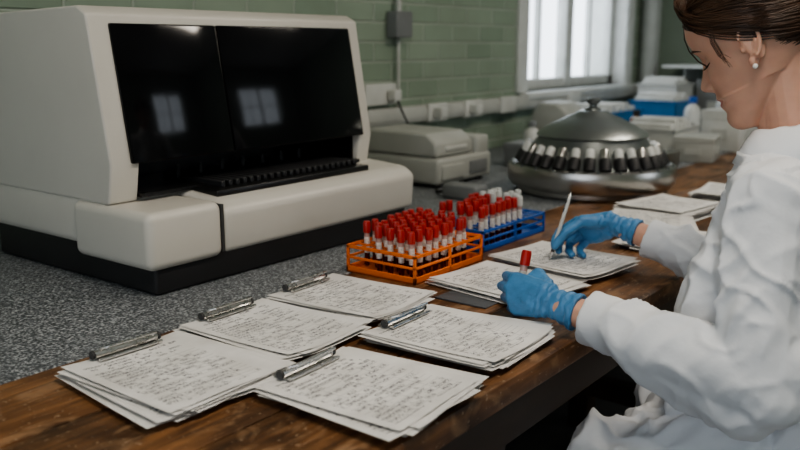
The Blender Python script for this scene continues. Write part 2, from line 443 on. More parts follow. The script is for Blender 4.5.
me = bpy.data.meshes.new('hood'); bm.to_mesh(me); bm.free(); ho_ = bpy.data.objects.new('hood', me); COL.objects.link(ho_)
bm = bmesh.new(); bbox(bm, (1.118, 1.40, z(.10)), (1.862, 1.82, z(.276)))
me = bpy.data.meshes.new('cut'); bm.to_mesh(me); bm.free(); cut = bpy.data.objects.new('cut', me); COL.objects.link(cut)
bo = ho_.modifiers.new('b', 'BOOLEAN'); bo.operation = 'DIFFERENCE'; bo.object = cut; bo.solver = 'EXACT'
bv = ho_.modifiers.new('v', 'BEVEL'); bv.width = .026; bv.segments = 6; bv.limit_method = 'ANGLE'; bv.angle_limit = math.radians(35)
me = evaluated(ho_); bpy.data.objects.remove(cut); me.materials.clear()
link('hood_shell', me, m_white, p)
def gl(): return [(1.566, z(.268)), (1.620, z(.566)), (1.66, z(.566)), (1.62, z(.268))]
prism('glass_door_left', gl(), 1.095, 1.385, m_glass, .004, p, 2)
prism('glass_door_right', gl(), 1.388, 1.872, m_glass, .004, p, 2)
bm = bmesh.new()
bbox(bm, (1.119, 1.575, z(.190)), (1.861, 1.84, z(.199))); bbox(bm, (1.119, 1.80, z(.19)), (1.861, 1.819, z(.30))); bbox(bm, (1.119, 1.60, z(.262)), (1.861, 1.82, z(.275)))
bbox(bm, (1.119, 1.60, z(.19)), (1.124, 1.82, z(.27))); bbox(bm, (1.856, 1.60, z(.19)), (1.861, 1.82, z(.27)))
bbox(bm, (1.26, 1.49, z(.176)), (1.80, 1.60, z(.1955)), .003)
fin('sample_bay', bm, m_cavity, p)
bm = bmesh.new()
for i in range(22):
    x = 1.30+i*.0225; bbox(bm, (x, 1.52, z(.195)), (x+.012, 1.74, z(.210)), .002, 1)
for i in range(7):
    x = 1.3+i*.07; blathe(bm, [(0, 0), (.006, 0), (.006, .03), (0, .03)], (x, 1.68, z(.205)), 12)
fin('sample_carriers', bm, m_black, p)
bm = bmesh.new()
bbox(bm, (1.230, 1.446, z(.065)), (1.238, 1.7, z(.173)))
fin('panel_seams', bm, m_seam, p)

# ---------------------------------------------------------------- small analyser
p = empty('benchtop_spectrometer', (2.7, 1.9, B))
box('base', (2.53, 1.765, z(.012)), (2.90, 2.14, z(.11)), m_beige, .016, p)
prism('lid', [(1.78, z(.112)), (1.785, z(.165)), (1.83, z(.20)), (2.12, z(.205)), (2.12, z(.112))], 2.54, 2.79, m_beige, .014, p)
box('lid_label_strip', (2.60, 1.777, z(.135)), (2.74, 1.79, z(.150)), m_whitep, .002, p)
box('control_head', (2.80, 1.775, z(.10)), (2.895, 2.1, z(.175)), m_beige, .012, p)
box('front_panel', (2.55, 1.758, z(.03)), (2.70, 1.772, z(.085)), m_beige, .004, p)
box('display', (2.74, 1.758, z(.035)), (2.86, 1.768, z(.085)), m_grey, .004, p)
bm = bmesh.new()
for x in (2.57, 2.86):
    for y in (1.8, 2.1): blathe(bm, [(0, 0), (.015, 0), (.015, .014), (0, .014)], (x, y, B), 14)
fin('feet', bm, m_black, p)

# wall services
p = empty('cable_trunking', (4.3, Y1-.03, z(.22)))
box('trunking_run', (2.55, Y1-.055, z(.185)), (5.55, Y1-.001, z(.255)), m_trunk, .006, p)
box('trunking_lid', (2.56, Y1-.060, z(.20)), (5.54, Y1-.054, z(.24)), m_trunk, .002, p)
bm = bmesh.new()
for x in (3.12, 3.42, 3.75, 4.5): bbox(bm, (x, Y1-.072, z(.18)), (x+.15, Y1-.05, z(.262)), .005)
fin('socket_plates', bm, m_whitep, p)
bm = bmesh.new()
for x in (3.15, 3.45): bbox(bm, (x, Y1-.12, z(.195)), (x+.05, Y1-.072, z(.245)), .008)
fin('plugs', bm, m_whitep, p)
p = empty('double_wall_socket', (2.82, Y1, z(.31)))
box('back_box', (2.72, Y1-.035, z(.27)), (2.93, Y1-.001, z(.36)), m_whitep, .005, p)
box('plug', (2.86, Y1-.08, z(.285)), (2.91, Y1-.035, z(.335)), m_whitep, .008, p)
bm = bmesh.new(); btube(bm, [(2.885, Y1-.075, z(.29)), (2.89, Y1-.09, z(.25)), (2.93, Y1-.10, z(.18)), (3.02, Y1-.1, z(.1)), (3.05, Y1-.09, z(.006))], .004); fin('flex', bm, m_cable, p)
p = empty('electrical_conduit', (2.95, Y1-.02, z(.6)))
box('junction_box', (2.90, Y1-.06, z(.55)), (3.01, Y1-.001, z(.66)), m_grey, .006, p)
bm = bmesh.new(); btube(bm, [(2.955, Y1-.025, z(.65)), (2.955, Y1-.025, ZC)], .013); btube(bm, [(2.96, Y1-.02, z(.256)), (2.96, Y1-.02, z(.56))], .008); fin('conduit_pipe', bm, m_trunk, p)
bm = bmesh.new(); btube(bm, [(5.66, Y1-.07, B), (5.66, Y1-.07, ZC)], .055, 20); btube(bm, [(5.82, Y1-.05, B), (5.82, Y1-.05, ZC)], .03, 16); fin('heating_pipe', bm, m_pipe)
p = empty('wall_shelf', (5.9, 1.6, z(.38)))
box('shelf_board', (5.62, .8, z(.37)), (6.045, 2.12, z(.39)), m_frame, .003, p)
bm = bmesh.new()
for y in (.95, 2.0): bprism(bm, [(y, z(.25)), (y+.015, z(.25)), (y+.015, z(.37)), (y, z(.37))], 5.75, 6.045)
fin('brackets', bm, m_frame, p)

# ---------------------------------------------------------------- centrifuge / carousel
C = (2.86, 1.32, B)
p = empty('sample_carousel_centrifuge', C)
lathe('steel_tub', [(0, .0), (.255, .0), (.262, .008), (.262, .022), (.285, .028), (.298, .045), (.300, .085), (.296, .100), (.280, .106), (.270, .100), (0, .100)], C, m_steel, 96, None, p)
lathe('rotor_deck', [(.262, .098), (.250, .112), (.236, .125), (.205, .172), (.192, .196), (0, .196)], C, m_dsteel, 96, None, p)
lathe('cone_lid', [(.192, .195), (.200, .205), (.194, .213), (.150, .240), (.10, .264), (.062, .280), (.055, .287), (.045, .290), (0, .290)], C, [m_lidst], 96, None, p)
lathe('lid_knob', [(.030, .288), (.026, .298), (.014, .304), (.014, .312), (.024, .318), (.025, .328), (.018, .334), (0, .336)], C, m_dsteel, 32, None, p)
bm = bmesh.new()
for i in range(30):
    a = 2*math.pi*i/30; tilt = Matrix.Rotation(a, 4, 'Z') @ Matrix.Translation((.258, 0, .104)) @ Matrix.Rotation(math.radians(-27), 4, 'Y')
    mm = Matrix.Translation(C) @ tilt
    blathe(bm, [(0, 0), (.0205, 0), (.0205, .040), (.018, .045), (0, .045)], None, 14, [0]*4, mm)
    blathe(bm, [(0, .042), (.0150, .042), (.0150, .074), (.012, .079), (0, .079)], None, 12, [1 if i % 3 else 2]*4, mm)
fin('sample_vials', bm, [m_black, m_whitep, m_steel], p)
bm = bmesh.new()
for i in range(24):
    a = 2*math.pi*i/24; blathe(bm, [(0, 0), (.006, 0), (.006, .008), (0, .008)], (C[0]+.287*math.cos(a), C[1]+.287*math.sin(a), B+.100), 10)
fin('rim_bolts', bm, m_dsteel, p)

# ---------------------------------------------------------------- tubes and racks
def tube_into(bm, mm, capi=0, s=1.0):
    blathe(bm, [(0, 0), (.004, .001), (.0066, .005), (.0067, .034), (.0068, .0341), (.0070, .0342), (.0070, .072), (.0067, .0721), (.0067, .088)], None, 12, [1, 1, 1, 1, 2, 2, 2, 3], mm)
    blathe(bm, [(0, .082), (.0086, .082), (.0090, .085), (.0090, .104), (.0078, .109), (0, .109)], None, 12, [0 if capi == 0 else 4]*5, mm)

def rack(name, x0, x1, y0, y1, nx, ny, h, mat, capf):
    p = empty(name, ((x0+x1)/2, (y0+y1)/2, B))
    bm = bmesh.new(); e = .004
    bbox(bm, (x0, y0, B), (x1, y1, z(.005)), .0015, 1)
    for zz in (h-.006, h*.52):
        for yy in (y0, y1-e): bbox(bm, (x0, yy, z(zz)), (x1, yy+e, z(zz+(.008 if zz > h*.6 else .006))), .001, 1)
        for xx in (x0, x1-e): bbox(bm, (xx, y0, z(zz)), (xx+e, y1, z(zz+(.008 if zz > h*.6 else .006))), .001, 1)
    for i in range(nx+1):
        x = x0+.006+(x1-x0-.012)*i/nx; bbox(bm, (x-.0015, y0, z(h-.004)), (x+.0015, y1, z(h)))
    for j in range(ny+1):
        y = y0+.006+(y1-y0-.012)*j/ny; bbox(bm, (x0, y-.0015, z(h-.004)), (x1, y+.0015, z(h)))
    for xx in (x0, (x0+x1)/2-.003, x1-.006):
        for yy in (y0, y1-.006): bbox(bm, (xx, yy, B), (xx+.007, yy+.006, z(h)), .001, 1)
    for yy in (y0, y1-e): bbox(bm, (x0, yy, B), (x1, yy+e, z(.016)), .001, 1)
    for xx in (x0, x1-e): bbox(bm, (xx, y0, B), (xx+e, y1, z(.016)), .001, 1)
    fin('rack_frame', bm, mat, p)
    bm = bmesh.new()
    for i in range(nx):
        for j in range(ny):
            k = capf(i, j)
            if k is None: continue
            x = x0+.006+(x1-x0-.012)*(i+.5)/nx; y = y0+.006+(y1-y0-.012)*(j+.5)/ny
            mm = Matrix.Translation((x, y, z(.006))) @ Matrix.Rotation(random.uniform(-.05, .05), 4, 'X') @ Matrix.Rotation(random.uniform(-.05, .05), 4, 'Y')
            tube_into(bm, mm, k)
    fin('blood_tubes', bm, [m_cap, m_blood, m_label, m_tubeg, m_whitep], p)
rack('test_tube_rack', 1.455, 1.735, 1.075, 1.275, 9, 6, .064, m_orange, lambda i, j: None if (i, j) in ((0, 5), (8, 0), (8, 1), (0, 4), (3, 5)) else 0)
rack('test_tube_rack', 1.80, 2.13, 1.115, 1.275, 11, 5, .055, m_bluepl, lambda i, j: (0 if i < 7 else 1) if (i*7+j*5) % 11 not in (1, 4, 8) and not (i > 8 and j < 2) and not (i % 3 == 1 and j == 1) else None)

# ---------------------------------------------------------------- papers / clipboards
def sheet(bm, cx, cy, zz, w, l, rot, curl, ph):
    uvl = bm.loops.layers.uv.verify(); nx, ny = 6, 8
    cr, sr = math.cos(rot), math.sin(rot); g = []
    for j in range(ny+1):
        row = []
        for i in range(nx+1):
            a = (i/nx-.5)*w; b = (j/ny-.5)*l
            h = curl*((abs(i/nx-.5)*2)**3*.5+(1-j/ny)**3*.8*(.6+.4*math.sin(ph+i)))
            row.append((bm.verts.new((cx+a*cr-b*sr, cy+a*sr+b*cr, zz+max(0, h))), (a+w/2, b+l/2)))
        g.append(row)
    for j in range(ny):
        for i in range(nx):
            q = [g[j][i], g[j][i+1], g[j+1][i+1], g[j+1][i]]
            f = bm.faces.new([t[0] for t in q])
            for lp, t in zip(f.loops, q): lp[uvl].uv = t[1]

def papers(name, cx, cy, rot, n, parent, w=.212, l=.275, spread=.095, z0=.0035, step=.0016, off=.013, curl=.006):
    bm = bmesh.new(); ph = random.random()*6
    for i in range(n):
        top = i == n-1; k = 0 if top else 1
        r = rot+k*random.uniform(-spread, spread)
        px, py = cx-math.sin(rot)*l*.45, cy+math.cos(rot)*l*.45
        sx = px+math.sin(r)*l*.45+k*random.uniform(-off, off); sy = py-math.cos(r)*l*.45+k*random.uniform(-off, off*.4)
        sheet(bm, sx, sy, B+z0+i*step, w, l, r, curl+.0006*random.random(), ph)
    me = bpy.data.meshes.new(name); bm.to_mesh(me); bm.free()
    return link(name, me, m_paper, parent, True, 180)

def clipboard(cx, cy, rotd, n=7, w=.212, L=.275):
    rot = math.radians(rotd); p = empty('clipboard', (cx, cy, B))
    R = Matrix.Translation((cx, cy, B)) @ Matrix.Rotation(rot, 4, 'Z')
    bm = bmesh.new(); bbox(bm, (-.095, -.115, .0003), (.095, .138, .003), .001, 1, 0, R); fin('board', bm, m_card, p)
    papers('paper_stack', cx, cy, rot, n, p, w, L)
    zt = .0035+n*.0016
    bm = bmesh.new(); y = L/2-.018
    bbox(bm, (-.058, y-.010, zt+.001), (.058, y+.026, zt+.003), .001, 1, 0, R)
    def T(pts, r):
        btube(bm, [R @ V(q) for q in pts], r, 8)
    T([(-.060, y+.006, zt+.009), (.060, y+.006, zt+.009)], .0062)
    T([(-.060, y-.010, zt+.004), (.060, y-.010, zt+.004)], .0028)
    T([(-.050, y+.006, zt+.010), (-.052, y-.004, zt+.020), (-.046, y-.014, zt+.024), (.046, y-.014, zt+.024), (.052, y-.004, zt+.020), (.050, y+.006, zt+.010)], .0024)
    fin('spring_clip', bm, m_chrome, p)
    bm = bmesh.new()
    for s in (-1, 1): btube(bm, [R @ V((s*.060, y+.006, zt+.009)), R @ V((s*.065, y+.006, zt+.009))], .0072, 10)
    btube(bm, [R @ V((-.045, y+.016, zt+.007)), R @ V((.045, y+.016, zt+.007))], .0035, 8)
    fin('clip_ends', bm, m_seam, p)
clipboard(.790, 1.058, -1, 10, .225, .28)
clipboard(1.040, 1.090, 1, 8)
clipboard(1.278, 1.108, 2, 7)
clipboard(.930, .775, 3, 8, .215, .265)
clipboard(1.213, .797, 2, 9, .215, .265)
p = empty('record_sheets', (1.58, .89, B)); papers('paper_stack', 1.580, .915, math.radians(-6), 7, p, spread=.06, off=.012, z0=.001)
p = empty('record_sheets', (1.79, .89, B)); papers('paper_stack', 1.80, .895, math.radians(-9), 8, p, spread=.06, off=.012, z0=.0115, step=.0014)
p = empty('dark_folder', (1.43, .88, B)); box('cover', (1.405, .86, B+.0005), (1.50, .985, B+.003), m_card, .001, p); box('spine', (1.402, .86, B+.0005), (1.408, .985, B+.004), m_card, .001, p)
for i, (cx, cy, r, n) in enumerate(((2.36, .90, 20, 14), (2.62, .93, -8, 16), (3.05, .86, 10, 12), (2.20, .76, 6, 8))):
    p = empty('paper_pile', (cx, cy, B)); papers('paper_stack', cx, cy, math.radians(r-90), n, p, spread=.14, off=.015, z0=.001, step=.0018)

# ---------------------------------------------------------------- background clutter
def bottle(name, x, y, r, h, mat, capm):
    p = empty(name, (x, y, B))
    lathe('bottle_body', [(0, 0), (r*.95, 0), (r, .006), (r, h*.66), (r*.8, h*.76), (r*.38, h*.83), (r*.38, h*.88), (0, h*.88)], (x, y, B), mat, 24, None, p)
    lathe('bottle_cap', [(0, h*.86), (r*.48, h*.86), (r*.48, h), (0, h)], (x, y, B), capm, 20, None, p)
bottle('reagent_bottle', 4.16, 1.95, .045, .20, m_whitep, m_whitep)
bottle('reagent_bottle', 4.40, 1.78, .04, .18, m_amber, m_black)
bottle('reagent_bottle', 5.32, 1.60, .05, .26, m_whitep, m_cap)
bottle('reagent_bottle', 4.85, 1.25, .05, .24, m_whitep, m_whitep)
bottle('reagent_bottle', 3.62, 1.98, .04, .16, m_whitep, m_grey)
bottle('reagent_bottle', 4.75, 1.60, .045, .24, m_whitep, m_bluepl)
def tub(name, x, y, w, d, h, mat):
    p = empty(name, (x, y, B)); bm = bmesh.new(); e = .006
    bbox(bm, (x-w/2, y-d/2, B), (x+w/2, y+d/2, B+.008), .002)
    for a, b, c, dd in ((-w/2, -d/2, w/2, -d/2+e), (-w/2, d/2-e, w/2, d/2), (-w/2, -d/2, -w/2+e, d/2), (w/2-e, -d/2, w/2, d/2)):
        bbox(bm, (x+a, y+b, B), (x+c, y+dd, B+h), .001, 1)
    for a, b, c, dd in ((-w/2-.008, -d/2-.008, w/2+.008, -d/2+e), (-w/2-.008, d/2-e, w/2+.008, d/2+.008), (-w/2-.008, -d/2, -w/2+e, d/2), (w/2-e, -d/2, w/2+.008, d/2)):
        bbox(bm, (x+a, y+b, B+h-.01), (x+c, y+dd, B+h), .001, 1)
    fin('tub_walls', bm, mat, p)
    bm = bmesh.new()
    for i in range(5): bbox(bm, (x-w/2+.02+i*(w-.06)/5, y-d/2+.02, B+.008), (x-w/2+.02+(i+.8)*(w-.06)/5, y+d/2-.02, B+h+.02+.02*(i % 2)), .004, 1)
    fin('contents', bm, m_whitep, p)
tub('blue_storage_tub', 4.55, 2.05, .50, .28, .16, m_bluebin)
tub('blue_storage_tub', 5.05, 1.88, .34, .28, .20, m_bluebin)
tub('white_storage_tub', 4.15, 1.55, .34, .26, .13, m_whitep)
tub('white_storage_tub', 5.45, 2.02, .30, .26, .28, m_whitep)
def carton(x, y, w, d, h, r, mat=m_whitep):
    p = empty('supply_carton', (x, y, B)); R = Matrix.Translation((x, y, B)) @ Matrix.Rotation(math.radians(r), 4, 'Z')
    bm = bmesh.new(); bbox(bm, (-w/2, -d/2, 0), (w/2, d/2, h), .003, 2, 0, R); fin('carton_body', bm, mat, p)
    bm = bmesh.new(); bbox(bm, (-w/2-.002, -d/2-.002, h*.78), (w/2+.002, d/2+.002, h+.002), .002, 1, 0, R); fin('carton_lid', bm, mat, p)
    bm = bmesh.new(); bbox(bm, (-w*.2, -d/2-.004, h*.3), (w*.2, -d/2, h*.55), 0, 1, 0, R); bbox(bm, (-w/2-.004, -d*.2, h*.3), (-w/2, d*.2, h*.55), 0, 1, 0, R); fin('carton_label', bm, m_trunk, p)
carton(3.95, 1.30, .22, .18, .11, 10, m_beige); carton(4.45, 1.30, .24, .20, .20, -8); carton(3.75, 1.62, .2, .2, .09, 20, m_beige); carton(3.30, 1.80, .16, .2, .10, 4, m_grey)
carton(5.6, 1.35, .3, .25, .3, 3); carton(5.15, 1.35, .22, .22, .26, -4, m_beige); carton(5.7, 1.75, .2, .25, .30, 2, m_grey)
p = empty('tray_stack', (3.55, 1.38, B)); bm = bmesh.new()
for i in range(5): bbox(bm, (3.42+.004*i, 1.28, B+i*.014), (3.68, 1.48, B+i*.014+.012), .003, 2)
fin('trays', bm, m_steel, p)
p = empty('microscope_dust_cover', (3.9, 1.98, B))
bm = bmesh.new(); bprism(bm, [(1.88, B), (1.90, z(.20)), (1.96, z(.24)), (2.06, z(.24)), (2.10, z(.18)), (2.12, B)], 3.82, 4.02, .02, 4); fin('cover', bm, m_beige, p)
p = empty('power_adaptor', (2.45, 1.5, B)); box('adaptor_body', (2.40, 1.52, B), (2.48, 1.66, z(.05)), m_grey, .01, p)
bm = bmesh.new(); btube(bm, [(2.44, 1.66, z(.02)), (2.46, 1.72, z(.006)), (2.50, 1.75, z(.006))], .006); fin('lead', bm, m_cable, p)

# ---------------------------------------------------------------- PERSON
person = empty('seated_lab_technician', (1.60, .20, 0))
def BZ(x, y, zz): return V((x, y, B+zz))
shL, elL, wrL = BZ(1.425, .345, .270), BZ(1.350, .325, -.005), BZ(1.361, .700, .058)
shR, elR = BZ(1.775, .375, .270), BZ(1.87, .50, .035)
SEG = [(.042, .025, .020), (.046, .028, .021), (.042, .026, .020), (.033, .020, .018)]
MCP = [(.084, .028, .001), (.088, .009, -.003), (.083, -.010, -.001), (.074, -.028, .004)]
def frame(h, palm, side):
    h = V(h).normalized(); palm = V(palm); palm = (palm-h*palm.dot(h)).normalized()
    return h, (palm.cross(h) if side == 'L' else h.cross(palm)), palm
def fk(k, fl, spl):
    q = V(MCP[k]); out = [q.copy()]; ang = 0; sp = math.radians(spl)
    for s in range(3):
        ang += math.radians(fl[s]); q = q+V((math.cos(ang)*math.cos(sp), math.cos(ang)*math.sin(sp), math.sin(ang)))*SEG[k][s]; out.append(q.copy())
    return out

def hand(name, W, fr, fore, fl, splay, thumb, parent):
    h, t, palm = fr
    P = lambda a, b, c: W+h*a+t*b+palm*c
    bm = bmesh.new()
    rad = [(.0118, .0104, .0096, .0084), (.0120, .0104, .0096, .0084), (.0115, .0100, .0092, .0082), (.0105, .0090, .0084, .0076)]
    hull(bm, [(P(0, .015, 0), .020), (P(0, -.013, 0), .020)]+[(P(a-.006, b, c), .0142) for a, b, c in MCP])
    hull(bm, [(P(.012, .016, .006), .018), (P(*thumb[1]), .015), (P(.06, .02, .006), .012)])
    hull(bm, [(P(.012, -.016, .008), .017), (P(.055, -.026, .008), .014)])
    for k in range(4):
        J = fk(k, fl[k], splay[k]); q = J[0]
        hull(bm, [(P(q.x-.03, q.y*.8, q.z), .0115), (P(*q), rad[k][0])])
        for s in range(3): hull(bm, [(P(*J[s]), rad[k][s]), (P(*J[s+1]), rad[k][s+1])])
    tr = (.0155, .013, .0115, .0095)
    for s in range(3): hull(bm, [(P(*thumb[s]), tr[s]), (P(*thumb[s+1]), tr[s+1])])
    f = (V(fore)-W).normalized(); x = t; y = f.cross(x).normalized(); x = y.cross(f).normalized()
    loft(bm, [(W-f*.004, x*.027, y*.020), (W+f*.018, x*.0275, y*.0225), (W+f*.045, x*.032, y*.028), (W+f*.058, x*.0345, y*.0305), (W+f*.060, x*.036, y*.032), (W+f*.064, x*.036, y*.032)])
    def df(co, n):
        dd = (co-W).dot(f); a = 0
        if dd > -.02: a += .0012*math.sin(dd*380+2.5*noise.noise(co*60))
        a += .0012*noise.noise(co*70)
        return co+n*a
    organic(name, bm, .0019, 2, m_glove, parent, df)
    return P, f
frL = frame((.10, .99, -.02), (.95, -.1, -.28), 'L')
thL = [(.016, .026, .012), (.048, .043, .028), (.071, .034, .047), (.085, .020, .057)]
PL, fL = hand('glove_left', wrL, frL, elL, [(35, 45, 25), (38, 46, 26), (42, 50, 30), (46, 52, 30)], (3, 0, -3, -6), thL, person)
tip, top = BZ(1.762, .905, .0245), BZ(1.815, .884, .180)
pd = (top-tip).normalized(); grip = tip+pd*.030
frR = frame((.02, .93, -.30), (-.80, -.05, -.58), 'R')
hR, tR_, pR = frR
flR = [(34, 42, 18), (38, 48, 24), (46, 54, 28), (52, 56, 30)]
J = fk(0, flR[0], 3)[3]
want = grip+V((.010, .006, .004))
wrR = want-(hR*J.x+tR_*J.y+pR*J.z)
def loc_(w): r = w-wrR; return V((r.dot(hR), r.dot(tR_), r.dot(pR)))
tt = loc_(grip+V((-.011, -.008, .006)))
t1 = V((.050, .046, .024)); t2 = t1.lerp(tt, .52)+V((0, .010, .004))
thR = [(.018, .028, .012), tuple(t1), tuple(t2), tuple(tt)]
PR, fR = hand('glove_right', wrR, frR, elR, flR, (3, 1, -1, -3), thR, person)

ax = frL[1]
q0 = PL(.102, -.036, .056)
rotm = ax.to_track_quat('Z', 'Y').to_matrix().to_4x4()
p = empty('blood_sample_tube', q0); bm = bmesh.new(); tube_into(bm, Matrix.Translation(q0) @ rotm @ Matrix.Scale(1.12, 4))
fin('tube', bm, [m_cap, m_blood, m_label, m_tubeg, m_whitep], p)
p = empty('ballpoint_pen', tip)
d = (top-tip); L = d.length; mm = Matrix.Translation(tip) @ d.to_track_quat('Z', 'Y').to_matrix().to_4x4()
bm = bmesh.new()
blathe(bm, [(0, 0), (.0008, .001), (.0035, .014), (.0042, .018), (.0044, .045), (.0044, L-.02), (.0038, L-.018), (.0038, L-.008), (.0022, L-.006), (.0022, L), (0, L)], None, 16, [1, 1, 1, 2, 0, 0, 1, 1, 1, 1], mm)
bbox(bm, (-.0015, .0045, L-.05), (.0015, .006, L-.012), 0, 1, 1, mm); bbox(bm, (-.0015, .002, L-.014), (.0015, .006, L-.012), 0, 1, 1, mm)
fin('pen_barrel', bm, [m_whitep, m_chrome, m_seam], p)

bm = bmesh.new()
for w, f, e in ((wrL, fL, elL), (wrR, fR, elR)):
    hull(bm, [(w+f*.03, .0255), (w+f*.15, .033)])
organic('forearm_skin', bm, .004, 3, m_skin, person)

# coat
bm = bmesh.new()
tor = [(-.335, 1.60, .19, .21, .18), (-.27, 1.60, .20, .215, .19), (-.12, 1.60, .245, .185, .165), (.0, 1.60, .285, .182, .160), (.12, 1.60, .325, .188, .150), (.20, 1.60, .340, .19, .132), (.27, 1.60, .348, .172, .105), (.325, 1.598, .354, .118, .082), (.355, 1.596, .355, .072, .066)]
loft(bm, [((x, y, B+zz), (rx, 0, 0), (0, ry, 0)) for zz, x, y, rx, ry in tor], 40)
hull(bm, [(BZ(1.53, .43, .17), .045), (BZ(1.68, .43, .17), .045), (BZ(1.50, .48, -.02), .045), (BZ(1.72, .48, -.02), .045), (BZ(1.49, .46, -.20), .04), (BZ(1.72, .46, -.20), .04)])
for sh, el, wr, f, near in ((shL, elL, wrL, fL, 1), (shR, elR, wrR, fR, 0)):
    ins = V((1.6, .34, sh.z))
    hull(bm, [(sh.lerp(ins, .45), .07), (sh, .068)])
    mid = sh.lerp(el, .5)
    hull(bm, [(sh, .068), (mid, .067)]); hull(bm, [(mid, .067), (el, .064)])
    end = wr+f*(.080 if near else .085)
    loft(bm, axisrings(end, el, [(.07, .0355), (0, .040), (0, .048), (.02, .0495), (.35, .056), (.7, .062), (1, .063)]) if near else axisrings(end, el, [(.07, .0345), (0, .037), (0, .044), (.02, .046), (.35, .052), (.7, .057), (1, .058)]), 28)
    hull(bm, [(el, .060), (el+V((0, -.02, -.015)), .056)])
    if near: hull(bm, [(end.lerp(el, .30)+V((0, 0, -.012)), .048), (el+V((.01, .02, -.045)), .062), (el+V((.02, -.03, .03)), .06)])
hipL, knL = BZ(1.50, .17, -.255), BZ(1.435, .60, -.245)
hipR, knR = BZ(1.70, .17, -.255), BZ(1.75, .60, -.245)
for a, b in ((hipL, knL), (hipR, knR)): hull(bm, [(a, .098), (b, .077)])
hull(bm, [(hipL, .095), (hipR, .095), (knL-V((-.02, .06, .0)), .075), (knR-V((.02, .06, .0)), .075)])
hull(bm, [(BZ(1.47, .36, -.15), .07), (BZ(1.70, .36, -.15), .07), (BZ(1.45, .50, -.235), .07), (BZ(1.72, .50, -.235), .07)])
hull(bm, [(BZ(1.40, .18, -.28), .04), (BZ(1.372, .50, -.27), .025), (BZ(1.365, .50, -.50), .012), (BZ(1.38, .08, -.50), .012)])
def fold(co, n):
    a = 0
    w = V((noise.noise(co*4), noise.noise(co*4+V((9, 2, 4))), noise.noise(co*4+V((1, 7, 3)))))*.8
    r = 1-abs(noise.noise(V((co.x*11, co.y*9, co.z*3.2))+w))*2.8
    r2 = 1-abs(noise.noise(V((co.x*13+co.z*9, co.y*13-co.z*7, co.z*5))+w*1.5+V((5, 5, 5))))*3.6
    near = 0
    for sh, el, wr in ((shL, elL, wrL), (shR, elR, wrR)):
        de = (co-el).length
        near = max(near, 1-de/.24)
    a += (.014*max(0, r)**1.6+.007*max(0, r2)**2)*(1-.55*near)-.006
    for sh, el, wr in ((shL, elL, wrL), (shR, elR, wrR)):
        de = (co-el).length
        if de < .34:
            m = (1-de/.34)
            ax1 = (wr-el).normalized(); s = (co-el).dot(ax1)+.75*(co-el).dot((sh-el).normalized())+.5*(co.x-el.x)
            g = abs(math.sin(s*40+3.4*noise.noise(co*6)))
            k = min(1, abs(noise.noise(co*6+V((3, 3, 3))))*3.2)
            a += .013*m*((1-g)**1.5-.3)*k
        dw = (co-wr).length
        if dw < .115: a *= .25
        elif dw < .16: a *= .25+.75*(dw-.115)/.045
    if co.z > B+.33: a *= .2
    return co+n*a
organic('lab_coat', bm, .0050, 5, m_coat, person, fold)

# collar
bm = bmesh.new(); cc = V((1.597, .358, 0)); n = 40; rows = []
for i in range(n+1):
    a = math.radians(22+316*i/n); s, c_ = math.sin(a), math.cos(a); bk = (1-math.cos(a))/2
    row = []
    for r, zz in ((.060, .345), (.057, .372+.028*bk), (.060, .386+.030*bk), (.068, .384+.028*bk), (.083, .360+.018*bk), (.098, .328+.016*bk)):
        row.append(bm.verts.new((cc.x+s*r*1.08, cc.y+c_*r*1.0-.01*bk, B+zz-.014+.004*noise.noise(V((s*3, c_*3, r*20))))))
    rows.append(row)
for i in range(n):
    for k in range(5): bm.faces.new((rows[i][k], rows[i+1][k], rows[i+1][k+1], rows[i][k+1]))
ob = fin('coat_collar', bm, m_coat, person, angle=180); s = ob.modifiers.new('s', 'SOLIDIFY'); s.thickness = .0035

bm = bmesh.new()
for kn, fx in ((knL, 1.43), (knR, 1.75)):
    hull(bm, [(kn, .066), (V((fx, .56, .34)), .058)]); hull(bm, [(V((fx, .56, .34)), .058), (V((fx, .50, .10)), .042)])
organic('trousers', bm, .008, 3, m_trouser, person)
bm = bmesh.new()
for fx in (1.43, 1.75):
    hull(bm, [(V((fx, .48, .042)), .040), (V((fx, .60, .034)), .034), (V((fx, .68, .026)), .026), (V((fx, .50, .09)), .04)])
organic('shoes', bm, .006, 2, m_shoe, person)

# ---------------- head (sculpted from section curves)
def crv(tab):
    tab = sorted(tab)
    def f(t):
        if t <= tab[0][0]: return tab[0][1]
        if t >= tab[-1][0]: return tab[-1][1]
        for i in range(len(tab)-1):
            if tab[i][0] <= t <= tab[i+1][0]:
                x0, y0 = tab[i]; x1, y1 = tab[i+1]; h = x1-x0; u = (t-x0)/h
                m0 = (y1-tab[i-1][1])/(x1-tab[i-1][0]) if i > 0 else (y1-y0)/h
                m1 = (tab[i+2][1]-y0)/(tab[i+2][0]-x0) if i < len(tab)-2 else (y1-y0)/h
                return (2*u**3-3*u*u+1)*y0+(u**3-2*u*u+u)*h*m0+(-2*u**3+3*u*u)*y1+(u**3-u*u)*h*m1
    return f
Ff = crv([(-.112, .050), (-.109, .068), (-.102, .079), (-.092, .0845), (-.083, .0845), (-.074, .081), (-.066, .084), (-.060, .0855), (-.0545, .0835), (-.049, .0875), (-.042, .085), (-.034, .083), (-.02, .082), (-.005, .081), (.010, .081), (.022, .084), (.034, .0885), (.050, .0925), (.068, .091), (.085, .084), (.102, .068), (.116, .045), (.126, .018), (.131, -.008)])
Bf = crv([(-.112, .040), (-.100, .028), (-.09, .014), (-.08, -.002), (-.07, -.018), (-.055, -.040), (-.04, -.058), (-.02, -.078), (0, -.092), (.03, -.105), (.06, -.105), (.09, -.090), (.112, -.065), (.125, -.038), (.131, -.014)])
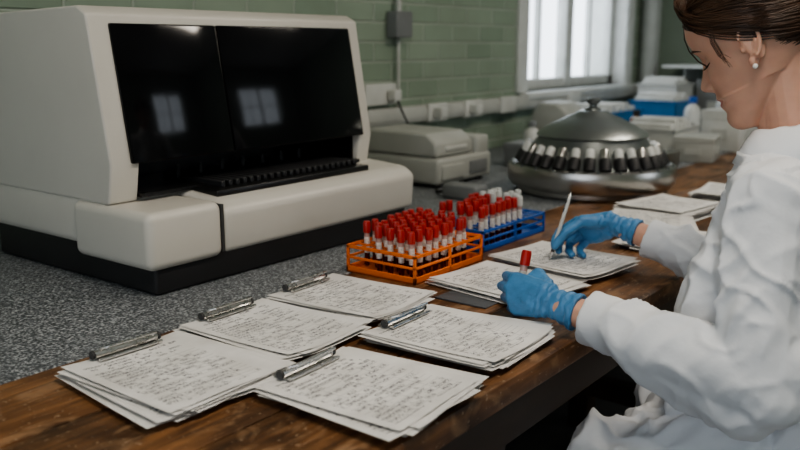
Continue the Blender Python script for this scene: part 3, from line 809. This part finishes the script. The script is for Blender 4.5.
Wf = crv([(-.112, .010), (-.108, .020), (-.100, .0285), (-.09, .035), (-.08, .0405), (-.065, .048), (-.05, .0535), (-.03, .060), (-.01, .066), (.01, .070), (.03, .073), (.05, .0735), (.07, .070), (.09, .060), (.108, .044), (.120, .028), (.128, .013), (.131, .003)])
NHf = crv([(-.045, 0), (-.040, .001), (-.036, .005), (-.032, .013), (-.027, .0205), (-.0215, .0225), (-.015, .0200), (-.004, .0140), (.008, .0078), (.018, .0035), (.028, .001), (.036, 0)])
def G(a, s): return math.exp(-(a/s)**2)
def disp(x, zz):
    ax_ = abs(x)
    sg = .0078 if zz > -.010 else .0078+.0022*min(1, (-.010-zz)/.012)
    d_ = NHf(zz)*G(x, sg)
    d_ += .0062*G(ax_-.0115, .0052)*G(zz+.0275, .0065)
    d_ -= .0095*G(ax_-.030, .0150)*G(zz-.013, .0105)
    d_ -= .0030*G(ax_-.016, .006)*G(zz-.013, .009)
    d_ += .0072*G(ax_-.031, .0115)*G(zz-.0095, .0078)
    d_ -= .0012*G(ax_-.031, .013)*G(zz-.0200, .0018)
    d_ += .0022*G(ax_-.026, .016)*G(zz-.033, .006)
    d_ += .0040*G(ax_-.037, .016)*G(zz+.020, .017)
    d_ -= .0035*G(ax_-.0275, .0065)*G(zz+.0560, .010)
    d_ -= .0032*G(x, .021)*G(zz+.0548, .0017)
    d_ -= .0012*G(x, .0035)*G(zz+.042, .004)
    return d_
def cen(zz): return max(.002, (Ff(zz)+Bf(zz))/2) if zz < -.05 else .002
def surf(x, zz):
    c = cen(zz); w_ = max(.001, Wf(zz)); nn = 2.25
    q = max(0, 1-min(1, abs(x)/w_)**nn)**(1/nn)
    return c+(Ff(zz)-c)*q+disp(x, zz)
NZ, NA = 150, 180; bm = bmesh.new(); R_ = []
for k in range(NZ+1):
    zz = -.112+.243*k/NZ; c = cen(zz); w_ = Wf(zz); ff = Ff(zz); bb_ = Bf(zz); ring = []
    for i in range(NA):
        a = 2*math.pi*i/NA; cx, sy = math.cos(a), math.sin(a); nn = 2.25 if sy > 0 else 2.05; e = 2/nn
        x = w_*math.copysign(abs(cx)**e, cx)
        if sy >= 0: y = c+(ff-c)*abs(sy)**e; y += disp(x, zz)*min(1, abs(sy)*2.2)
        else: y = c-(c-bb_)*abs(sy)**e
        ring.append(bm.verts.new((x, y, zz)))
    R_.append(ring)
for k in range(NZ):
    for i in range(NA): bm.faces.new((R_[k][i], R_[k][(i+1) % NA], R_[k+1][(i+1) % NA], R_[k+1][i]))
bm.faces.new(R_[0]); bm.faces.new(R_[-1]); bmesh.ops.recalc_face_normals(bm, faces=bm.faces)

HO = BZ(1.578, .424, .516)
HM = Matrix.Translation(HO) @ Matrix.Rotation(math.radians(4), 4, 'Z') @ Matrix.Rotation(math.radians(-27), 4, 'X') @ Matrix.Scale(1.12, 4)
HI = HM.inverted()
nb = HI @ BZ(1.597, .345, .33)
hull(bm, [((0, -.030, -.015), .044), (tuple(nb), .047)], 3)
hull(bm, [((0, .004, -.050), .030), (tuple(HI @ BZ(1.597, .372, .34)), .032)], 3)
for s in (-1, 1):
    rot = Matrix.Rotation(s*math.radians(-20), 4, 'Z') @ Matrix.Rotation(math.radians(-10), 4, 'X')
    ell(bm, (s*.0725, -.007, .004), (.0055, .0150, .0270), rot)
    pts = []
    for k in range(19):
        a = math.radians(-75+255*k/18); pts.append((s*(.0775+.0025*(1-math.cos(a))*.7), -.006-.0145*math.sin(a)*(1 if k < 12 else 1-.06*(k-11)), .008+.0245*math.cos(a)))
    btube(bm, pts, .0032, 8); ell(bm, (s*.0745, .001, -.0215), (.0045, .0070, .0085))
    ell(bm, (s*.0745, .0085, .0), (.004, .0045, .006))
    pts = [(s*.0775, -.010, .020), (s*.0785, -.013, .006), (s*.0775, -.008, -.008), (s*.076, .0, -.013)]
    btube(bm, pts, .0028, 8)
bmesh.ops.transform(bm, matrix=HM, verts=bm.verts)
def lipmat(c):
    q = HI @ V(c)
    if abs(q.z+.056) >= .013 or q.y < .074 or not (-.0665 < q.z < -.0475+.002*G(abs(q.x)-.006, .005)): return 0
    return 1 if abs(q.x) < .0245*(1-((q.z+.056)/.013)**2)**.5 else 0
organic('head', bm, .0019, 1, [m_skin, m_lip], person, matfn=lipmat)
bm = bmesh.new()
for s in (-1, 1):
    pts = []; pb = []
    for k in range(11):
        a = -1+2*k/10
        x = .0310+.0140*a; zz = .0035+.0035*a*a; pts.append((s*x, surf(x, zz)+.0006, zz))
        x = .0275+.0200*a; zz = .030+.0055*(1-a*a)-.002*a; pb.append((s*x, surf(x, zz)+.0003, zz))
    btube(bm, pts, [.0005+.0012*(1-abs(-1+2*k/10)) for k in range(11)], 6, 0); btube(bm, pb, [.0005+.0014*(1-abs(-1+2*k/10)**2) for k in range(11)], 6, 1)
    for k in range(14):
        a = -1+2*k/13; x = .0310+.0140*a; zz = .0035+.0035*a*a; y = surf(x, zz)
        btube(bm, [(s*x, y, zz), (s*(x+.002*a), y+.004, zz-.0025), (s*(x+.0035*a), y+.0075, zz-.0020)], [.0004, .0003, .0001], 4, 0)
bmesh.ops.transform(bm, matrix=HM, verts=bm.verts); fin('lashes_brows', bm, [m_eye, m_brow], person)
bm = bmesh.new()
for s in (-1, 1): ell(bm, (s*.0800, .001, -.030), (.0040,)*3)
bmesh.ops.transform(bm, matrix=HM, verts=bm.verts); fin('earrings', bm, m_pearl, person, angle=180)

# hair: cap + strands + bun
HC = V((0, -.012, .048)); HR = V((.0815, .107, .092))
def hairline(y):
    if y > .02: return .034+(y-.02)*.72
    if y > -.02: return .034-(.02-y)*.2
    return max(-.040, .026-(-.02-y)*1.9)
bm = bmesh.new(); bmesh.ops.create_icosphere(bm, subdivisions=5, radius=1)
for v in bm.verts: v.co = V((v.co.x*HR.x, v.co.y*HR.y, v.co.z*HR.z))+HC
bmesh.ops.delete(bm, geom=[v for v in bm.verts if v.co.z < hairline(v.co.y)], context='VERTS')
bmesh.ops.transform(bm, matrix=HM, verts=bm.verts)
ob = fin('hair_cap', bm, m_hair, person, angle=180); so = ob.modifiers.new('s', 'SOLIDIFY'); so.thickness = .008; so.offset = -1
bun = V((0, -.132, .015))
bm = bmesh.new(); ell(bm, bun, (.042, .034, .040))
for k in range(5):
    pts = []
    for i in range(18):
        a = 2*math.pi*i/18; rr = .030+.004*k; pts.append((rr*math.cos(a), bun.y-.012+.006*k, bun.z+rr*math.sin(a)))
    btube(bm, pts, .007, 8, closed=True)
bmesh.ops.transform(bm, matrix=HM, verts=bm.verts); fin('hair_bun', bm, m_hair, person, angle=180)
cu = bpy.data.curves.new('hair_strands', 'CURVE'); cu.dimensions = '3D'; cu.bevel_depth = 1; cu.bevel_resolution = 1; cu.materials.append(m_hair)
def strand(pts, rad):
    sp = cu.splines.new('POLY'); sp.points.add(len(pts)-1)
    for i, q in enumerate(pts):
        w = HM @ V(q); sp.points[i].co = (*w, 1); t = i/(len(pts)-1); sp.points[i].radius = rad*(1-.55*abs(2*t-1)**3)
def dirof(qv): return V((qv.x/HR.x, qv.y/HR.y, qv.z/HR.z))
dend = dirof(V((0, -.116, .015))-HC).normalized()
for i in range(900):
    ph = random.uniform(-172, 172) if i > 160 else random.uniform(-60, 60)
    a = math.radians(ph); y = math.cos(a)
    yy = y*.10-.01; hz = hairline(yy)-.003+random.uniform(0, .014)
    zr = max(-.93, min(.95, (hz-HC.z)/HR.z)); k = math.sqrt(1-zr*zr)
    d0 = V((math.sin(a)*k, math.cos(a)*k, zr)).normalized()
    if i % 3 == 0: d0 = (d0+V((random.uniform(-.2, .2), random.uniform(-.3, .1), random.uniform(.2, 1.2)))).normalized()
    e0 = (dend+V((random.uniform(-.2, .2), 0, random.uniform(-.2, .2)))).normalized()
    j = random.uniform(.99, 1.025); pts = []; w = random.uniform(-.05, .05)
    for s in range(13):
        t = s/12; om = d0.angle(e0); so_ = max(1e-3, math.sin(om))
        dd = d0*(math.sin((1-t)*om)/so_)+e0*(math.sin(t*om)/so_)
        lift = 1+.03*math.sin(math.pi*t)+.004*math.sin(9*t+i)
        dd = dd+V((0, 0, w*math.sin(math.pi*t)))
        pts.append(V((dd.x*HR.x, dd.y*HR.y, dd.z*HR.z))*j*lift+HC)
    strand(pts, random.uniform(.0008, .0017))
for i in range(240):
    s = -1 if i % 4 else 1; r = random.uniform
    p0 = V((s*r(-.01, .02), .060+r(0, .024), .126)); p1 = V((s*(.050+r(-.012, .01)), .092+r(-.008, .008), .096+r(-.014, .012)))
    p2 = V((s*(.078+r(-.003, .004)), .052+r(-.012, .012), .050+r(-.018, .014))); p3 = V((s*(.084+r(-.002, .003)), -.035+r(-.01, .01), .026+r(-.012, .024)))
    pts = []
    for k in range(11):
        t = k/10; pts.append(p0*(1-t)**3+p1*3*t*(1-t)**2+p2*3*t*t*(1-t)+p3*t**3)
    strand(pts, r(.0006, .0013))
for i in range(9):
    r = random.uniform; y_ = r(0, .010); pts = [V((-.077, .034+y_, .050)), V((-.0765, .038+y_, .030)), V((-.0735, .036+y_, .008)), V((-.0685, .032+y_+r(-.004, .004), -.010+r(-.012, .010)))]
    strand(pts, .0005)
ho = bpy.data.objects.new('hair_strands', cu); COL.objects.link(ho); ho.parent = person; ho.matrix_parent_inverse = Matrix.Translation(-person.location)

# stool
p = empty('lab_stool', (1.60, .17, 0))
lathe('seat_pad', [(0, .37), (.17, .37), (.185, .38), (.185, .415), (.17, .427), (0, .43)], (1.60, .16, 0), m_black, 40, None, p)
lathe('gas_column', [(0, .06), (.028, .06), (.028, .38), (0, .38)], (1.60, .16, 0), m_chrome, 24, None, p)
bm = bmesh.new()
for i in range(5):
    a = 2*math.pi*i/5+.3; c = V((1.60, .16, 0)); e = c+V((.25*math.cos(a), .25*math.sin(a), .055))
    btube(bm, [c+V((0, 0, .10)), e], [.022, .014], 10)
    ell(bm, e-V((0, 0, .0275)), (.0275, .0275, .0275), sub=2)
fin('star_base', bm, m_black, p)

# ---------------------------------------------------------------- world / camera
w = bpy.data.worlds.new('World'); scene.world = w; w.use_nodes = True
bg = w.node_tree.nodes['Background']; bg.inputs[0].default_value = (.84, .91, 1.0, 1); bg.inputs[1].default_value = 3.6

cd = bpy.data.cameras.new('camera'); cam = bpy.data.objects.new('camera', cd); COL.objects.link(cam)
cd.sensor_width = 36; cd.lens = 38.25; cd.clip_start = .05
cam.location = (0, 0, B+.52)
yaw, pit = math.radians(37.5), math.radians(11.96)
F = V((math.cos(yaw)*math.cos(pit), math.sin(yaw)*math.cos(pit), -math.sin(pit)))
cam.rotation_euler = F.to_track_quat('-Z', 'Y').to_euler()
cd.dof.use_dof = True; cd.dof.focus_distance = 1.60; cd.dof.aperture_fstop = 3.2
scene.camera = cam
scene.view_settings.view_transform = 'AgX'
try: scene.view_settings.look = 'AgX - Medium High Contrast'
except Exception: pass
scene.view_settings.exposure = 0.08
